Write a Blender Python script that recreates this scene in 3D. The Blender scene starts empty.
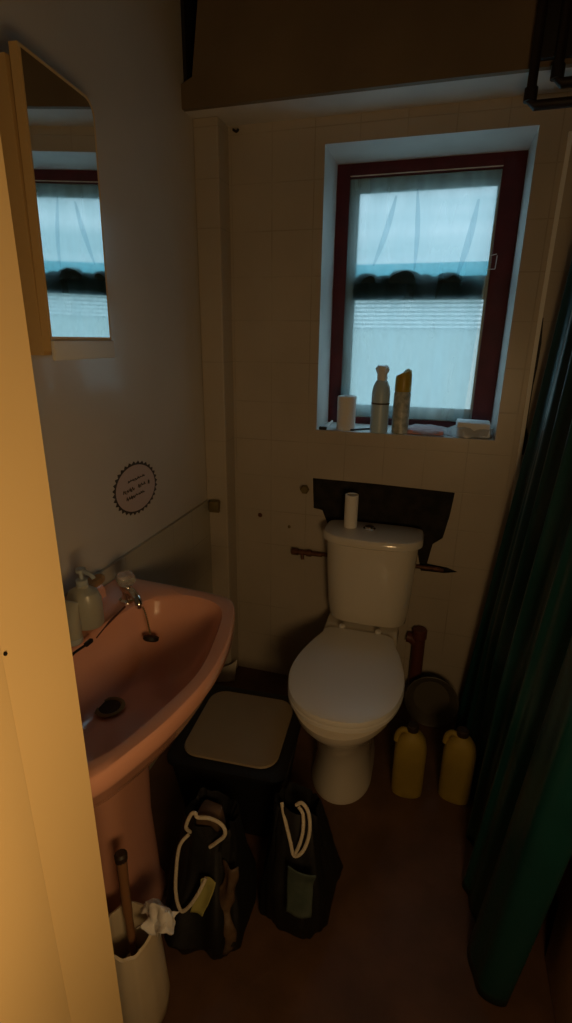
import bpy, bmesh, math, random
from mathutils import Vector, Matrix, noise
random.seed(7)
S = bpy.context.scene
COL = S.collection
PI = math.pi

# ------------------------------------------------------------------ camera
CAM_H = 1.5
cd = bpy.data.cameras.new('camera')
cam = bpy.data.objects.new('camera', cd)
COL.objects.link(cam)
cd.sensor_fit = 'HORIZONTAL'
cd.sensor_width = 36.0
cd.lens = 514.0 / 572.0 * 36.0
cd.clip_start = 0.02
cd.clip_end = 200
cr = Vector((0.95959544, 0.28111197, 0.01235551))
cdn = Vector((0.10025624, -0.30054367, -0.94848415))
cf = Vector((-0.26291687, 0.91139978, -0.31658356))
m = Matrix(((cr.x, -cdn.x, -cf.x, 0), (cr.y, -cdn.y, -cf.y, 0), (cr.z, -cdn.z, -cf.z, CAM_H), (0, 0, 0, 1)))
cam.matrix_world = m
S.camera = cam

# ------------------------------------------------------------------ view
S.view_settings.view_transform = 'Standard'
S.view_settings.look = 'None'
S.view_settings.gamma = 1.0
S.view_settings.use_curve_mapping = False
S.view_settings.exposure = 0.0

# ------------------------------------------------------------------ world: overcast dusk sky
W = bpy.data.worlds.new('sky')
S.world = W
W.use_nodes = True
nt = W.node_tree
bg = nt.nodes['Background']
tc = nt.nodes.new('ShaderNodeTexCoord')
mp = nt.nodes.new('ShaderNodeMapping')
mp.inputs['Scale'].default_value = (1.2, 1.2, 15.0)
ns = nt.nodes.new('ShaderNodeTexNoise')
ns.inputs['Scale'].default_value = 1.6
ns.inputs['Detail'].default_value = 3
rp = nt.nodes.new('ShaderNodeValToRGB')
rp.color_ramp.elements[0].position = 0.35
rp.color_ramp.elements[0].color = (0.34, 0.48, 0.54, 1)
rp.color_ramp.elements[1].position = 0.68
rp.color_ramp.elements[1].color = (0.86, 0.90, 0.98, 1)
nt.links.new(tc.outputs['Generated'], mp.inputs['Vector'])
nt.links.new(mp.outputs['Vector'], ns.inputs['Vector'])
nt.links.new(ns.outputs['Fac'], rp.inputs['Fac'])
nt.links.new(rp.outputs['Color'], bg.inputs['Color'])
# an overcast sky is brighter overhead than at the horizon
sz = nt.nodes.new('ShaderNodeSeparateXYZ')
nt.links.new(tc.outputs['Generated'], sz.inputs[0])
mr = nt.nodes.new('ShaderNodeMapRange')
mr.inputs['From Min'].default_value = 0.20
mr.inputs['From Max'].default_value = 0.75
mr.inputs['To Min'].default_value = 1.15
mr.inputs['To Max'].default_value = 4.2
nt.links.new(sz.outputs[2], mr.inputs['Value'])
nt.links.new(mr.outputs[0], bg.inputs['Strength'])

# ------------------------------------------------------------------ warm lamp of the hallway behind the camera
ld = bpy.data.lights.new('hall_lamp_light', 'AREA')
ld.shape = 'RECTANGLE'
ld.size = 0.28
ld.size_y = 0.28
ld.energy = 4.0
ld.color = (1.0, 0.62, 0.27)
lo = bpy.data.objects.new('hall_lamp_light', ld)
COL.objects.link(lo)
lo.location = (0.24, -0.10, 1.14)
lo.rotation_euler = Vector((-0.75, 1.0, 0.05)).to_track_quat('-Z', 'Y').to_euler()


# ================================================================== materials
def mat(name, col, rough=0.5, metal=0.0, var=0.0, vscale=8.0, col2=None, bump=0.0, bscale=60.0, trans=0.0, ior=1.45,
        alpha=1.0, coat=0.0, sheen=0.0):
    mm = bpy.data.materials.new(name)
    mm.use_nodes = True
    n = mm.node_tree
    p = n.nodes['Principled BSDF']
    p.inputs['Base Color'].default_value = (*col, 1)
    p.inputs['Roughness'].default_value = rough
    p.inputs['Metallic'].default_value = metal
    p.inputs['Transmission Weight'].default_value = trans
    p.inputs['IOR'].default_value = ior
    p.inputs['Alpha'].default_value = alpha
    p.inputs['Coat Weight'].default_value = coat
    p.inputs['Sheen Weight'].default_value = sheen
    t = n.nodes.new('ShaderNodeTexCoord')
    if var > 0 or col2:
        no = n.nodes.new('ShaderNodeTexNoise')
        no.inputs['Scale'].default_value = vscale
        no.inputs['Detail'].default_value = 5
        n.links.new(t.outputs['Object'], no.inputs['Vector'])
        r = n.nodes.new('ShaderNodeValToRGB')
        r.color_ramp.elements[0].position = 0.36
        r.color_ramp.elements[1].position = 0.66
        c2 = col2 or tuple(c * (1 - var) for c in col)
        r.color_ramp.elements[0].color = (*c2, 1)
        r.color_ramp.elements[1].color = (*col, 1)
        n.links.new(no.outputs['Fac'], r.inputs['Fac'])
        n.links.new(r.outputs['Color'], p.inputs['Base Color'])
    if bump > 0:
        nb = n.nodes.new('ShaderNodeTexNoise')
        nb.inputs['Scale'].default_value = bscale
        nb.inputs['Detail'].default_value = 4
        n.links.new(t.outputs['Object'], nb.inputs['Vector'])
        b = n.nodes.new('ShaderNodeBump')
        b.inputs['Strength'].default_value = bump
        b.inputs['Distance'].default_value = 0.01
        n.links.new(nb.outputs['Fac'], b.inputs['Height'])
        n.links.new(b.outputs['Normal'], p.inputs['Normal'])
    return mm


def tile_mat(name, ax_u, off_u, off_v, col, col2, grout, rough=0.3, size=0.152, gw=0.0016):
    """square ceramic tiles laid in world units; the grid is the tile layout itself"""
    mm = mat(name, col, rough)
    n = mm.node_tree
    p = n.nodes['Principled BSDF']
    g = n.nodes.new('ShaderNodeNewGeometry')
    sx = n.nodes.new('ShaderNodeSeparateXYZ')
    n.links.new(g.outputs['Position'], sx.inputs[0])

    def line(sock, off):
        a = n.nodes.new('ShaderNodeMath'); a.operation = 'ADD'; a.inputs[1].default_value = -off + 100 * size
        n.links.new(sock, a.inputs[0])
        q = n.nodes.new('ShaderNodeMath'); q.operation = 'PINGPONG'; q.inputs[1].default_value = size / 2
        n.links.new(a.outputs[0], q.inputs[0])
        r = n.nodes.new('ShaderNodeMapRange')
        r.inputs['From Min'].default_value = gw * 0.6
        r.inputs['From Max'].default_value = gw * 1.6
        r.inputs['To Min'].default_value = 1
        r.inputs['To Max'].default_value = 0
        n.links.new(q.outputs[0], r.inputs['Value'])
        return r.outputs[0]
    l1 = line(sx.outputs[ax_u], off_u)
    l2 = line(sx.outputs[2], off_v)
    mx = n.nodes.new('ShaderNodeMath'); mx.operation = 'MAXIMUM'
    n.links.new(l1, mx.inputs[0]); n.links.new(l2, mx.inputs[1])
    no = n.nodes.new('ShaderNodeTexNoise'); no.inputs['Scale'].default_value = 3.0; no.inputs['Detail'].default_value = 5
    n.links.new(g.outputs['Position'], no.inputs['Vector'])
    rr = n.nodes.new('ShaderNodeValToRGB')
    rr.color_ramp.elements[0].position = 0.35; rr.color_ramp.elements[0].color = (*col2, 1)
    rr.color_ramp.elements[1].position = 0.65; rr.color_ramp.elements[1].color = (*col, 1)
    n.links.new(no.outputs['Fac'], rr.inputs['Fac'])
    n2 = n.nodes.new('ShaderNodeTexNoise'); n2.inputs['Scale'].default_value = 5.0
    n.links.new(g.outputs['Position'], n2.inputs['Vector'])
    gm = n.nodes.new('ShaderNodeMapRange')
    gm.inputs['From Min'].default_value = 0.35; gm.inputs['From Max'].default_value = 0.65
    gm.inputs['To Min'].default_value = 0.0; gm.inputs['To Max'].default_value = 0.5
    n.links.new(n2.outputs['Fac'], gm.inputs['Value'])
    fm = n.nodes.new('ShaderNodeMath'); fm.operation = 'MULTIPLY'
    n.links.new(mx.outputs[0], fm.inputs[0]); n.links.new(gm.outputs[0], fm.inputs[1])
    mc = n.nodes.new('ShaderNodeMix'); mc.data_type = 'RGBA'
    n.links.new(fm.outputs[0], mc.inputs[0])
    n.links.new(rr.outputs['Color'], mc.inputs[6])
    mc.inputs[7].default_value = (*grout, 1)
    n.links.new(mc.outputs[2], p.inputs['Base Color'])
    b = n.nodes.new('ShaderNodeBump'); b.inputs['Strength'].default_value = 0.3; b.inputs['Distance'].default_value = 0.001
    b.invert = True
    n.links.new(mx.outputs[0], b.inputs['Height'])
    n.links.new(b.outputs['Normal'], p.inputs['Normal'])
    return mm


def sheer(name, col, clear, diffuse_col=None, wave=0.0, gloss=0.04):
    """thin film: part clear, part scattering light through"""
    mm = bpy.data.materials.new(name)
    mm.use_nodes = True
    n = mm.node_tree
    n.nodes.clear()
    o = n.nodes.new('ShaderNodeOutputMaterial')
    t = n.nodes.new('ShaderNodeBsdfTransparent'); t.inputs[0].default_value = (*col, 1)
    tl = n.nodes.new('ShaderNodeBsdfTranslucent'); tl.inputs[0].default_value = (*(diffuse_col or col), 1)
    df = n.nodes.new('ShaderNodeBsdfGlossy'); df.inputs['Color'].default_value = (.6, .6, .6, 1); df.inputs['Roughness'].default_value = .25
    m1 = n.nodes.new('ShaderNodeMixShader'); m1.inputs[0].default_value = 1 - clear
    n.links.new(t.outputs[0], m1.inputs[1]); n.links.new(tl.outputs[0], m1.inputs[2])
    m2 = n.nodes.new('ShaderNodeMixShader'); m2.inputs[0].default_value = gloss
    n.links.new(m1.outputs[0], m2.inputs[1]); n.links.new(df.outputs[0], m2.inputs[2])
    if wave > 0:
        tcx = n.nodes.new('ShaderNodeTexCoord')
        mpx = n.nodes.new('ShaderNodeMapping'); mpx.inputs['Scale'].default_value = (1.6, 1, 0.3)
        mpx.inputs['Rotation'].default_value = (0, 0.25, 0)
        nx = n.nodes.new('ShaderNodeTexNoise'); nx.inputs['Scale'].default_value = 9; nx.inputs['Detail'].default_value = 2
        n.links.new(tcx.outputs['Object'], mpx.inputs[0]); n.links.new(mpx.outputs[0], nx.inputs['Vector'])
        r = n.nodes.new('ShaderNodeMapRange'); r.inputs['From Min'].default_value = .3; r.inputs['From Max'].default_value = .7
        r.inputs['To Min'].default_value = max(0, 1 - clear - wave); r.inputs['To Max'].default_value = min(1, 1 - clear + wave)
        n.links.new(nx.outputs['Fac'], r.inputs['Value']); n.links.new(r.outputs[0], m1.inputs[0])
    n.links.new(m2.outputs[0], o.inputs[0])
    return mm


M_TILE = tile_mat('cream_wall_tiles', 0, -0.79, 0.20, (.50, .44, .36), (.445, .39, .315), (.26, .21, .15), .36)
M_TILEL = tile_mat('cream_wainscot_tiles', 1, 1.87, 0.102, (.46, .42, .33), (.40, .37, .29), (.22, .19, .14), .35)
M_PAINTL = mat('glossy_cream_paint', (.58, .54, .48), .22, var=.10, vscale=2.2, bump=.05, bscale=10, coat=.25)
M_REVEAL = mat('white_reveal_paint', (.74, .74, .72), .5, var=.12, vscale=6)
M_SOFFIT = mat('white_soffit_paint', (.72, .70, .66), .6, var=.15, vscale=5)
M_BULK = mat('brown_bulkhead_paint', (.20, .145, .085), .6, var=.25, vscale=3)
M_CEIL = mat('aged_ceiling_paint', (.45, .38, .28), .8, var=.2, vscale=3)
M_FLOOR = mat('dark_red_brown_lino', (.15, .078, .042), .55, col2=(.10, .053, .028), vscale=7, bump=.1, bscale=40)
M_HALL = mat('hall_cream_paint', (.65, .55, .42), .7)
M_JAMB = mat('cream_gloss_door_paint', (.86, .64, .31), .38, var=.06, vscale=3, bump=.03, bscale=9)
M_DOOR = mat('brown_cream_door_paint', (.62, .46, .31), .45, var=.10, vscale=3)
M_PLASTER = mat('dark_bare_mortar', (.028, .022, .017), .95, col2=(.012, .01, .008), vscale=20, bump=.8, bscale=30)
M_REDWOOD = mat('dark_red_window_paint', (.10, .009, .014), .6, var=.3, vscale=12)
M_SASH = mat('pale_sash_paint', (.42, .52, .52), .45)
M_TRIM = mat('yellowed_white_trim', (.70, .64, .54), .45, var=.2, vscale=12)
M_DARK = mat('near_black_paint', (.012, .009, .008), .6)
M_PIPE = mat('dark_pipe_paint', (.018, .011, .009), .5, var=.3, vscale=20)
M_COPPER = mat('tarnished_copper', (.20, .085, .045), .55, metal=.5, col2=(.07, .035, .02), vscale=40)
M_PINK = mat('pink_ceramic', (.72, .36, .25), .16, var=.06, vscale=4, coat=.4)
M_WHITEC = mat('white_ceramic', (.70, .655, .57), .15, coat=.4)
M_LID = mat('white_plastic_toilet_lid', (.78, .775, .75), .3)
M_CHROME = mat('chrome', (.75, .74, .72), .14, metal=1.0)
M_ACRYL = mat('clear_acrylic', (.9, .9, .88), .08, trans=.85, ior=1.45)
M_HOLE = mat('black_rubber', (.008, .008, .008), .6)
M_RUST = mat('rust_stain', (.10, .03, .012), .8)
M_CARD = mat('white_tissue_paper', (.78, .76, .72), .85, bump=.2, bscale=90)
M_CANB = mat('pale_blue_can_paint', (.46, .62, .74), .35)
M_CANW = mat('white_plastic_cap', (.75, .80, .84), .35)
M_CANS = mat('mottled_silver_label', (.60, .62, .56), .35, col2=(.26, .30, .26), vscale=45)
M_YELCAP = mat('mustard_plastic_cap', (.42, .30, .03), .35)
M_CLEAR = sheer('clear_plastic_wrap', (.86, .88, .90), .55, (.8, .8, .8))
M_PINKP = mat('pink_paper', (.62, .34, .34), .7)
M_WHITEP = mat('white_paper_wrap', (.75, .78, .82), .6)
M_BLACK = mat('black_bag_plastic', (.006, .006, .006), .62, bump=.3, bscale=25)
M_BIN = mat('black_bin_plastic', (.008, .008, .009), .5)
M_BINLID = mat('beige_bin_lid_plastic', (.30, .235, .145), .55, var=.12, vscale=6)
M_ROPE = mat('white_rope', (.66, .60, .47), .8, bump=.5, bscale=160)
M_BROWNP = mat('brown_packaging', (.16, .10, .055), .6, col2=(.07, .045, .03), vscale=25)
M_GREENL = mat('yellow_green_label', (.38, .36, .12), .6)
M_GREYG = mat('grey_green_cloth', (.075, .10, .085), .85, col2=(.05, .075, .06), vscale=30)
M_YEL = mat('yellow_bottle_plastic', (.38, .275, .04), .6, var=.2, vscale=10)
M_YELD = mat('dark_brown_cap', (.03, .018, .01), .5)
M_CURT = mat('dark_green_vinyl', (.006, .058, .056), .30, var=.25, vscale=5, bump=.15, bscale=30)
M_STICK = mat('pinkish_sticker_paper', (.50, .40, .37), .5)
M_INK = mat('dark_sticker_ink', (.045, .038, .036), .6)
M_MIRROR = mat('mirror_silver', (.86, .89, .88), .02, metal=1.0)
M_CAB = mat('cream_cabinet_paint', (.60, .40, .17), .5)
M_CABW = mat('white_cabinet_rail', (.70, .68, .62), .45)
M_BRASS = mat('dull_brass', (.22, .17, .07), .5, metal=.6)
M_SOAPB = mat('cloudy_soap_bottle', (.50, .50, .42), .3, trans=.35)
M_GREYP = mat('grey_plastic', (.36, .40, .40), .35)
M_SPONGE = mat('orange_brown_soap', (.40, .22, .07), .6, var=.3, vscale=60)
M_BRUSHW = mat('cream_plastic', (.70, .60, .43), .5, var=.08, vscale=8)
M_WOODH = mat('brown_translucent_handle', (.22, .11, .05), .35)
M_BASIN = mat('dull_grey_brown_enamel', (.10, .085, .06), .4)
M_RED = mat('red_brown_pipe_plastic', (.12, .035, .02), .5)
M_BATH = mat('brown_bath_panel', (.42, .24, .16), .4)
M_RENDER = mat('pale_render', (.42, .44, .38), .9, var=.08, vscale=1.0)
M_HEDGE = mat('dark_green_leaves', (.03, .07, .06), .9, col2=(.015, .035, .03), vscale=18)
M_CLOTHD = mat('dark_teal_rag', (.022, .05, .052), .9, var=.3, vscale=20)
M_TINT = sheer('tinted_strip', (.55, .80, .84), .65, (.35, .62, .68), 0, .004)
M_FILM = sheer('window_plastic_film', (.84, .94, .96), .62, (.58, .74, .78), .16, .004)
M_FOLD = sheer('folded_window_film', (.80, .87, .90), .72, (.52, .66, .72), 0, .004)
M_GLASS = sheer('frosted_pane', (.88, .96, .98), .72, (.7, .85, .9), 0, .01)


# ================================================================== mesh helpers
def tag(o, label=None, cat=None, group=None, kind=None):
    if label: o['label'] = label
    if cat: o['category'] = cat
    if group: o['group'] = group
    if kind: o['kind'] = kind
    return o


def empty(name, loc, rz=0.0):
    o = bpy.data.objects.new(name, None)
    o.empty_display_size = 0.05
    o.location = loc
    o.rotation_euler = (0, 0, rz)
    COL.objects.link(o)
    return o


class G:
    """geometry collector: gathers shapes and links them as one mesh object"""
    def __init__(s):
        s.v = []; s.f = []

    def add(s, v, f):
        k = len(s.v)
        s.v += [tuple(p) for p in v]
        s.f += [tuple(i + k for i in q) for q in f]
        return s

    def box(s, a, b, bev=0.0):
        bm = bmesh.new()
        bmesh.ops.create_cube(bm, size=1)
        for v in bm.verts:
            v.co = Vector([(a[i] + b[i]) / 2 + v.co[i] * abs(b[i] - a[i]) for i in range(3)])
        if bev > 0:
            bmesh.ops.bevel(bm, geom=bm.edges[:], offset=bev, segments=2, affect='EDGES', profile=.6)
        bm.verts.index_update()
        s.add([v.co[:] for v in bm.verts], [[v.index for v in f.verts] for f in bm.faces])
        bm.free()
        return s

    def loft(s, rings, cap0=True, cap1=True, closed=True):
        n = len(rings[0]); v = []; f = []
        for r in rings: v += r
        for i in range(len(rings) - 1):
            for j in range(n if closed else n - 1):
                k = (j + 1) % n
                f.append((i * n + j, i * n + k, (i + 1) * n + k, (i + 1) * n + j))
        if cap0: f.append(tuple(reversed(range(n))))
        if cap1: f.append(tuple(range((len(rings) - 1) * n, len(rings) * n)))
        return s.add(v, f)

    def lathe(s, prof, n=28, c=(0, 0, 0), sx=1, sy=1, cap0=True, cap1=True):
        rings = [[(c[0] + r * sx * math.cos(2 * PI * j / n), c[1] + r * sy * math.sin(2 * PI * j / n), c[2] + z) for j in range(n)]
                 for r, z in prof]
        return s.loft(rings, cap0, cap1)

    def tube(s, pts, r, n=10, smooth=0, closed=False):
        P = [Vector(p) for p in pts]
        if smooth: P = catmull(P, smooth, closed)
        R = r if isinstance(r, (list, tuple)) else [r] * len(P)
        if len(R) != len(P):
            R = [R[min(len(R) - 1, int(i * len(R) / len(P)))] for i in range(len(P))]
        t = (P[1] - P[0]).normalized()
        u = t.orthogonal().normalized()
        rings = []
        for i, p in enumerate(P):
            if closed: t = (P[(i + 1) % len(P)] - P[i - 1]).normalized()
            elif i == 0: t = (P[1] - P[0]).normalized()
            elif i == len(P) - 1: t = (P[-1] - P[-2]).normalized()
            else: t = (P[i + 1] - P[i - 1]).normalized()
            u = (u - t * u.dot(t)).normalized()
            w = t.cross(u)
            rings.append([tuple(p + (u * math.cos(2 * PI * j / n) + w * math.sin(2 * PI * j / n)) * R[i]) for j in range(n)])
        if closed:
            rings.append(rings[0])
            return s.loft(rings, False, False)
        return s.loft(rings)

    def sheet(s, nu, nv, fn, thick=0.0):
        v = [tuple(fn(i / nu, j / nv)) for j in range(nv + 1) for i in range(nu + 1)]
        w = nu + 1
        f = [(j * w + i, j * w + i + 1, (j + 1) * w + i + 1, (j + 1) * w + i) for j in range(nv) for i in range(nu)]
        return s.add(v, f)

    def build(s, name, material, parent=None, smooth=True, solid=0.0, sub=0, xf=None):
        me = bpy.data.meshes.new(name)
        vs = [tuple(xf @ Vector(p)) for p in s.v] if xf else s.v
        me.from_pydata(vs, [], s.f)
        me.validate()
        bm = bmesh.new(); bm.from_mesh(me)
        bmesh.ops.recalc_face_normals(bm, faces=bm.faces[:])
        bm.to_mesh(me); bm.free()
        if isinstance(material, (list, tuple)):
            for q in material: me.materials.append(q)
        else:
            me.materials.append(material)
        if smooth:
            me.shade_smooth()
            try: me.set_sharp_from_angle(angle=math.radians(38))
            except Exception: pass
        o = bpy.data.objects.new(name, me)
        COL.objects.link(o)
        if parent: o.parent = parent
        if solid:
            md = o.modifiers.new('s', 'SOLIDIFY'); md.thickness = solid; md.offset = 0
        if sub:
            md = o.modifiers.new('sub', 'SUBSURF'); md.levels = sub; md.render_levels = sub
        return o


def catmull(P, k, closed=False):
    out = []
    n = len(P)
    rng = range(n) if closed else range(n - 1)
    for i in rng:
        if closed: a, b, c, d = P[i - 1], P[i], P[(i + 1) % n], P[(i + 2) % n]
        else: a, b, c, d = P[max(i - 1, 0)], P[i], P[i + 1], P[min(i + 2, n - 1)]
        for q in range(k):
            t = q / k
            out.append(0.5 * ((2 * b) + (c - a) * t + (2 * a - 5 * b + 4 * c - d) * t * t + (3 * b - a - 3 * c + d) * t ** 3))
    if not closed: out.append(P[-1])
    return out


def struct(o):
    o['kind'] = 'structure'
    return o


def nz(x, y, z, s=1.0, seed=0.0):
    return noise.noise(Vector((x * s + seed, y * s + seed * 1.7, z * s - seed)))


def crumple(g, amp, s, seed):
    g.v = [(x + amp * nz(x, y, z, s, seed), y + amp * nz(y, z, x, s, seed + 5), z + amp * nz(z, x, y, s, seed + 9)) for x, y, z in g.v]
    return g


# ================================================================== the room
XL, XR, YB, YD = -0.89, 1.15, 1.98, 0.42
ZC = 2.62
struct(G().box((-1.0, -1.6, -0.06), (1.3, 2.1, 0.0)).build('floor', M_FLOOR, smooth=False))
struct(G().box((-1.0, -1.6, ZC), (1.3, 2.1, ZC + .06)).build('ceiling', M_CEIL, smooth=False))
struct(G().box((XL - .1, YD - .11, 0), (XL, 2.25, ZC)).build('wall_left', M_PAINTL, smooth=False))
struct(G().box((XR, YD - .11, 0), (XR + .1, 2.25, ZC)).build('wall_right', M_TILE, smooth=False))

# back wall: front skin with a window hole and the torn-out patch, as a solid 26 cm thick
WX0, WX1, WZ0, WZ1 = -0.451, 0.21, 1.165, 2.125
WY = 2.20


def wall_back():
    bm = bmesh.new()
    outer = [(XL, 0), (XR, 0), (XR, ZC), (XL, ZC)]
    win = [(WX0, WZ0), (WX1, WZ0), (WX1, WZ1), (WX0, WZ1)]
    patch = [(-.459, .968), (-.20, .966), (.095, .958), (.086, .86), (.07, .77), (.035, .74), (.022, .655), (.10, .648), (.142, .634),
             (.09, .622), (.0, .62), (-.02, .70), (-.20, .72), (-.375, .74), (-.40, .80), (-.415, .835), (-.452, .84)]
    edges = []

    def loop(pts, y):
        vs = [bm.verts.new((p[0], y, p[1])) for p in pts]
        es = [bm.edges.new((vs[i], vs[(i + 1) % len(vs)])) for i in range(len(vs))]
        return vs, es
    loops = [loop(outer, YB), loop(win, YB), loop(patch, YB)]
    for l in loops: edges += l[1]
    bmesh.ops.triangle_fill(bm, use_beauty=True, use_dissolve=False, edges=edges)
    for f in bm.faces: f.material_index = 0
    # reveal sides
    vs = loops[1][0]
    back = [bm.verts.new((v.co.x, 2.25, v.co.z)) for v in vs]
    for i in range(4):
        f = bm.faces.new((vs[i], vs[(i + 1) % 4], back[(i + 1) % 4], back[i])); f.material_index = 1
    # patch sides and its bottom
    vs = loops[2][0]; n = len(vs)
    back = [bm.verts.new((v.co.x, YB + .016, v.co.z)) for v in vs]
    for i in range(n):
        f = bm.faces.new((vs[i], vs[(i + 1) % n], back[(i + 1) % n], back[i])); f.material_index = 2
    f = bm.faces.new(back); f.material_index = 2
    # outer back face so the wall is solid
    o2 = [bm.verts.new((p[0], 2.25, p[1])) for p in outer]
    w2 = [bm.verts.new((p[0], 2.25, p[1])) for p in win]
    e2 = [bm.edges.new((o2[i], o2[(i + 1) % 4])) for i in range(4)] + [bm.edges.new((w2[i], w2[(i + 1) % 4])) for i in range(4)]
    bmesh.ops.triangle_fill(bm, use_beauty=True, use_dissolve=False, edges=e2)
    vs = loops[0][0]
    for i in range(4):
        bm.faces.new((vs[i], vs[(i + 1) % 4], o2[(i + 1) % 4], o2[i]))
    bmesh.ops.remove_doubles(bm, verts=bm.verts[:], dist=1e-5)
    me = bpy.data.meshes.new('wall_back')
    bm.to_mesh(me); bm.free()
    for q in (M_TILE, M_REVEAL, M_PLASTER): me.materials.append(q)
    o = bpy.data.objects.new('wall_back', me)
    COL.objects.link(o)
    struct(o)


wall_back()

# front wall around the doorway (the camera stands in it) and the hallway behind
DX0, DX1, DZ = -0.40, 0.44, 2.03
g = G().box((XL, YD - .11, 0), (DX0, YD, ZC)).box((DX1, YD - .11, 0), (XR, YD, ZC)).box((DX0, YD - .11, DZ), (DX1, YD, ZC))
struct(g.build('wall_front', M_PAINTL, smooth=False))
g = G().box((-1.0, -1.6, 0), (-.98, YD - .11, ZC)).box((1.28, -1.6, 0), (1.3, YD - .11, ZC)).box((-1.0, -1.62, 0), (1.3, -1.6, ZC))
g.box((XR, YD - .12, 0), (1.3, YD - .11, ZC)).box((-1.0, YD - .12, 0), (XL, YD - .11, ZC))
struct(g.build('wall_hall', M_HALL, smooth=False))

# door lining with its rebate and stop, and the open leaf on the right
d = struct(empty('door_1', (0, YD, 0)))
g = G().box((DX0, -.11, 0), (-.3745, 0, DZ)).box((DX0 - .05, 0, 0), (-.383, .010, DZ + .05), .003).box((DX1 - .02, -.11, 0), (DX1, 0, DZ))
g.box((DX0, -.11, DZ - .02), (DX1, 0, DZ)).box((DX1 + .001, 0, 0), (DX1 + .05, .012, DZ + .05), .003)
g.box((DX0 - .05, 0, DZ - .005), (DX1 + .05, .012, DZ + .06), .003)
g.build('door_frame', M_JAMB, d)
G().box((-.400, -.20, 0), (-.3725, -.092, DZ), .002).build('architrave', M_JAMB, d)
G().lathe([(.0018, 0), (.0018, .0015)], 10).build('screw_hole', M_HOLE, d, xf=Matrix.Translation((-.3735, -.0885, 1.212)) @ Matrix.Rotation(PI / 2, 4, 'Y'))
g = G().box((.405, .03, .006), (.438, .625, 1.975), .003)
leaf = g.build('door_leaf', M_DOOR, d)
G().box((.4035, .12, .25), (.405, .53, .9), .0005).box((.4035, .12, 1.05), (.405, .53, 1.8), .0005).build('door_panel', M_DOOR, leaf)

# white-bottomed brown bulkhead over the window
BY = YB - .17
BZ = 2.203
g = G()
front = [(XL, BZ), (XR, BZ), (XR, ZC), (-.80, ZC), (-.850, 2.285), (XL, 2.270)]
g.loft([[(x, BY, z) for x, z in front], [(x, BY + .02, z) for x, z in front]])
bh = struct(g.build('trim_1', M_BULK, smooth=False))
struct(G().box((XL, BY + .021, BZ), (XR, YB, BZ + .012)).build('trim_2', M_SOFFIT, smooth=False))
g = G().box((XL, BY + .021, BZ + .013), (XL + .012, YB, ZC))  # near-black liner added so the gap beside the bulkhead looks shaded
struct(g.build('trim_3', M_DARK, smooth=False))

# tiled lower half of the left wall, with its thin top ledge
struct(G().box((XL, YD, 0), (XL + .012, YB, .862), .002).build('trim_4', M_TILEL, smooth=False))
# boxed-in pipes in the corner
struct(G().box((XL, 1.885, 0), (-.798, YB, BZ), .006).build('trim_5', M_TILE, smooth=False))
# cracked tile edge strip right of the window
M_EDGE = mat('pale_tile_edge', (.82, .80, .75), .4)
struct(G().loft([[(.293 + .004 * math.sin(z * 3), YB - .007, z), (.306 + .004 * math.sin(z * 3), YB - .007, z), (.306 + .004 * math.sin(z * 3), YB, z), (.293 + .004 * math.sin(z * 3), YB, z)]
                 for z in [.9 + i * .05 for i in range(25)]]).build('trim_6', M_EDGE, smooth=False))
struct(G().loft([[(.3065 + .004 * math.sin(z * 3), YB - .003, z), (.3065 + w + .004 * math.sin(z * 3), YB - .003, z), (.3065 + w + .004 * math.sin(z * 3), YB, z), (.3065 + .004 * math.sin(z * 3), YB, z)]
                 for z, w in ((1.12, .006), (1.15, .013), (1.19, .012), (1.22, .003), (1.36, .004), (1.42, .008), (1.50, .009), (1.58, .003))]).build('trim_7', M_DARK, smooth=False))

# ------------------------------------------------------------------ window
w = struct(empty('window_1', ((WX0 + WX1) / 2, WY, WZ0)))
ox, oz = (WX0 + WX1) / 2, WZ0


def wbox(g, x0, x1, z0, z1, y0, y1, bev=.003):
    return g.box((x0 - ox, y0, z0 - oz), (x1 - ox, y1, z1 - oz), bev)


g = G()
wbox(g, WX0, -.400, WZ0, WZ1, 0, .034)
wbox(g, .135, WX1, WZ0, WZ1, 0, .034)
wbox(g, -.402, .137, 2.078, WZ1, 0, .034)
wbox(g, -.402, .137, WZ0, 1.192, 0, .034)
fr = g.build('window_frame', M_REDWOOD, w)
g = G()
wbox(g, -.40, .135, 2.0815, 2.0845, -.004, .001, .0005)
g.build('bead', M_TRIM, fr)
g = G()
wbox(g, -.400, -.364, 1.192, 2.078, .012, .034)
wbox(g, .126, .135, 1.192, 2.078, .012, .034)
wbox(g, -.364, .126, 2.03, 2.078, .012, .034)
wbox(g, -.364, .126, 1.655, 1.737, .012, .034)
wbox(g, -.364, .126, 1.192, 1.245, .012, .034)
sa = g.build('sash', M_SASH, w)
g = G(); wbox(g, -.364, .126, 1.737, 1.785, .016, .019, 0); g.build('tinted_strip', M_TINT, sa)
g = G(); wbox(g, -.366, .128, 1.735, 2.032, .021, .025, 0); g.build('pane', M_GLASS, sa)
g = G(); wbox(g, -.366, .128, 1.243, 1.657, .021, .025, 0); g.build('pane', M_GLASS, sa)
# plastic film taped over the window, with loose folds


def film(u, v):
    x = -.398 + u * (.53 - .030 * (1 - v)) - ox
    z = 1.20 + v * .87 - oz
    return (x, -.012 + .0022 * math.sin(14 * u + 5 * v) * math.sin(9 * v + 3 * u) + .001 * math.sin(40 * u + 22 * v), z)


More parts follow.
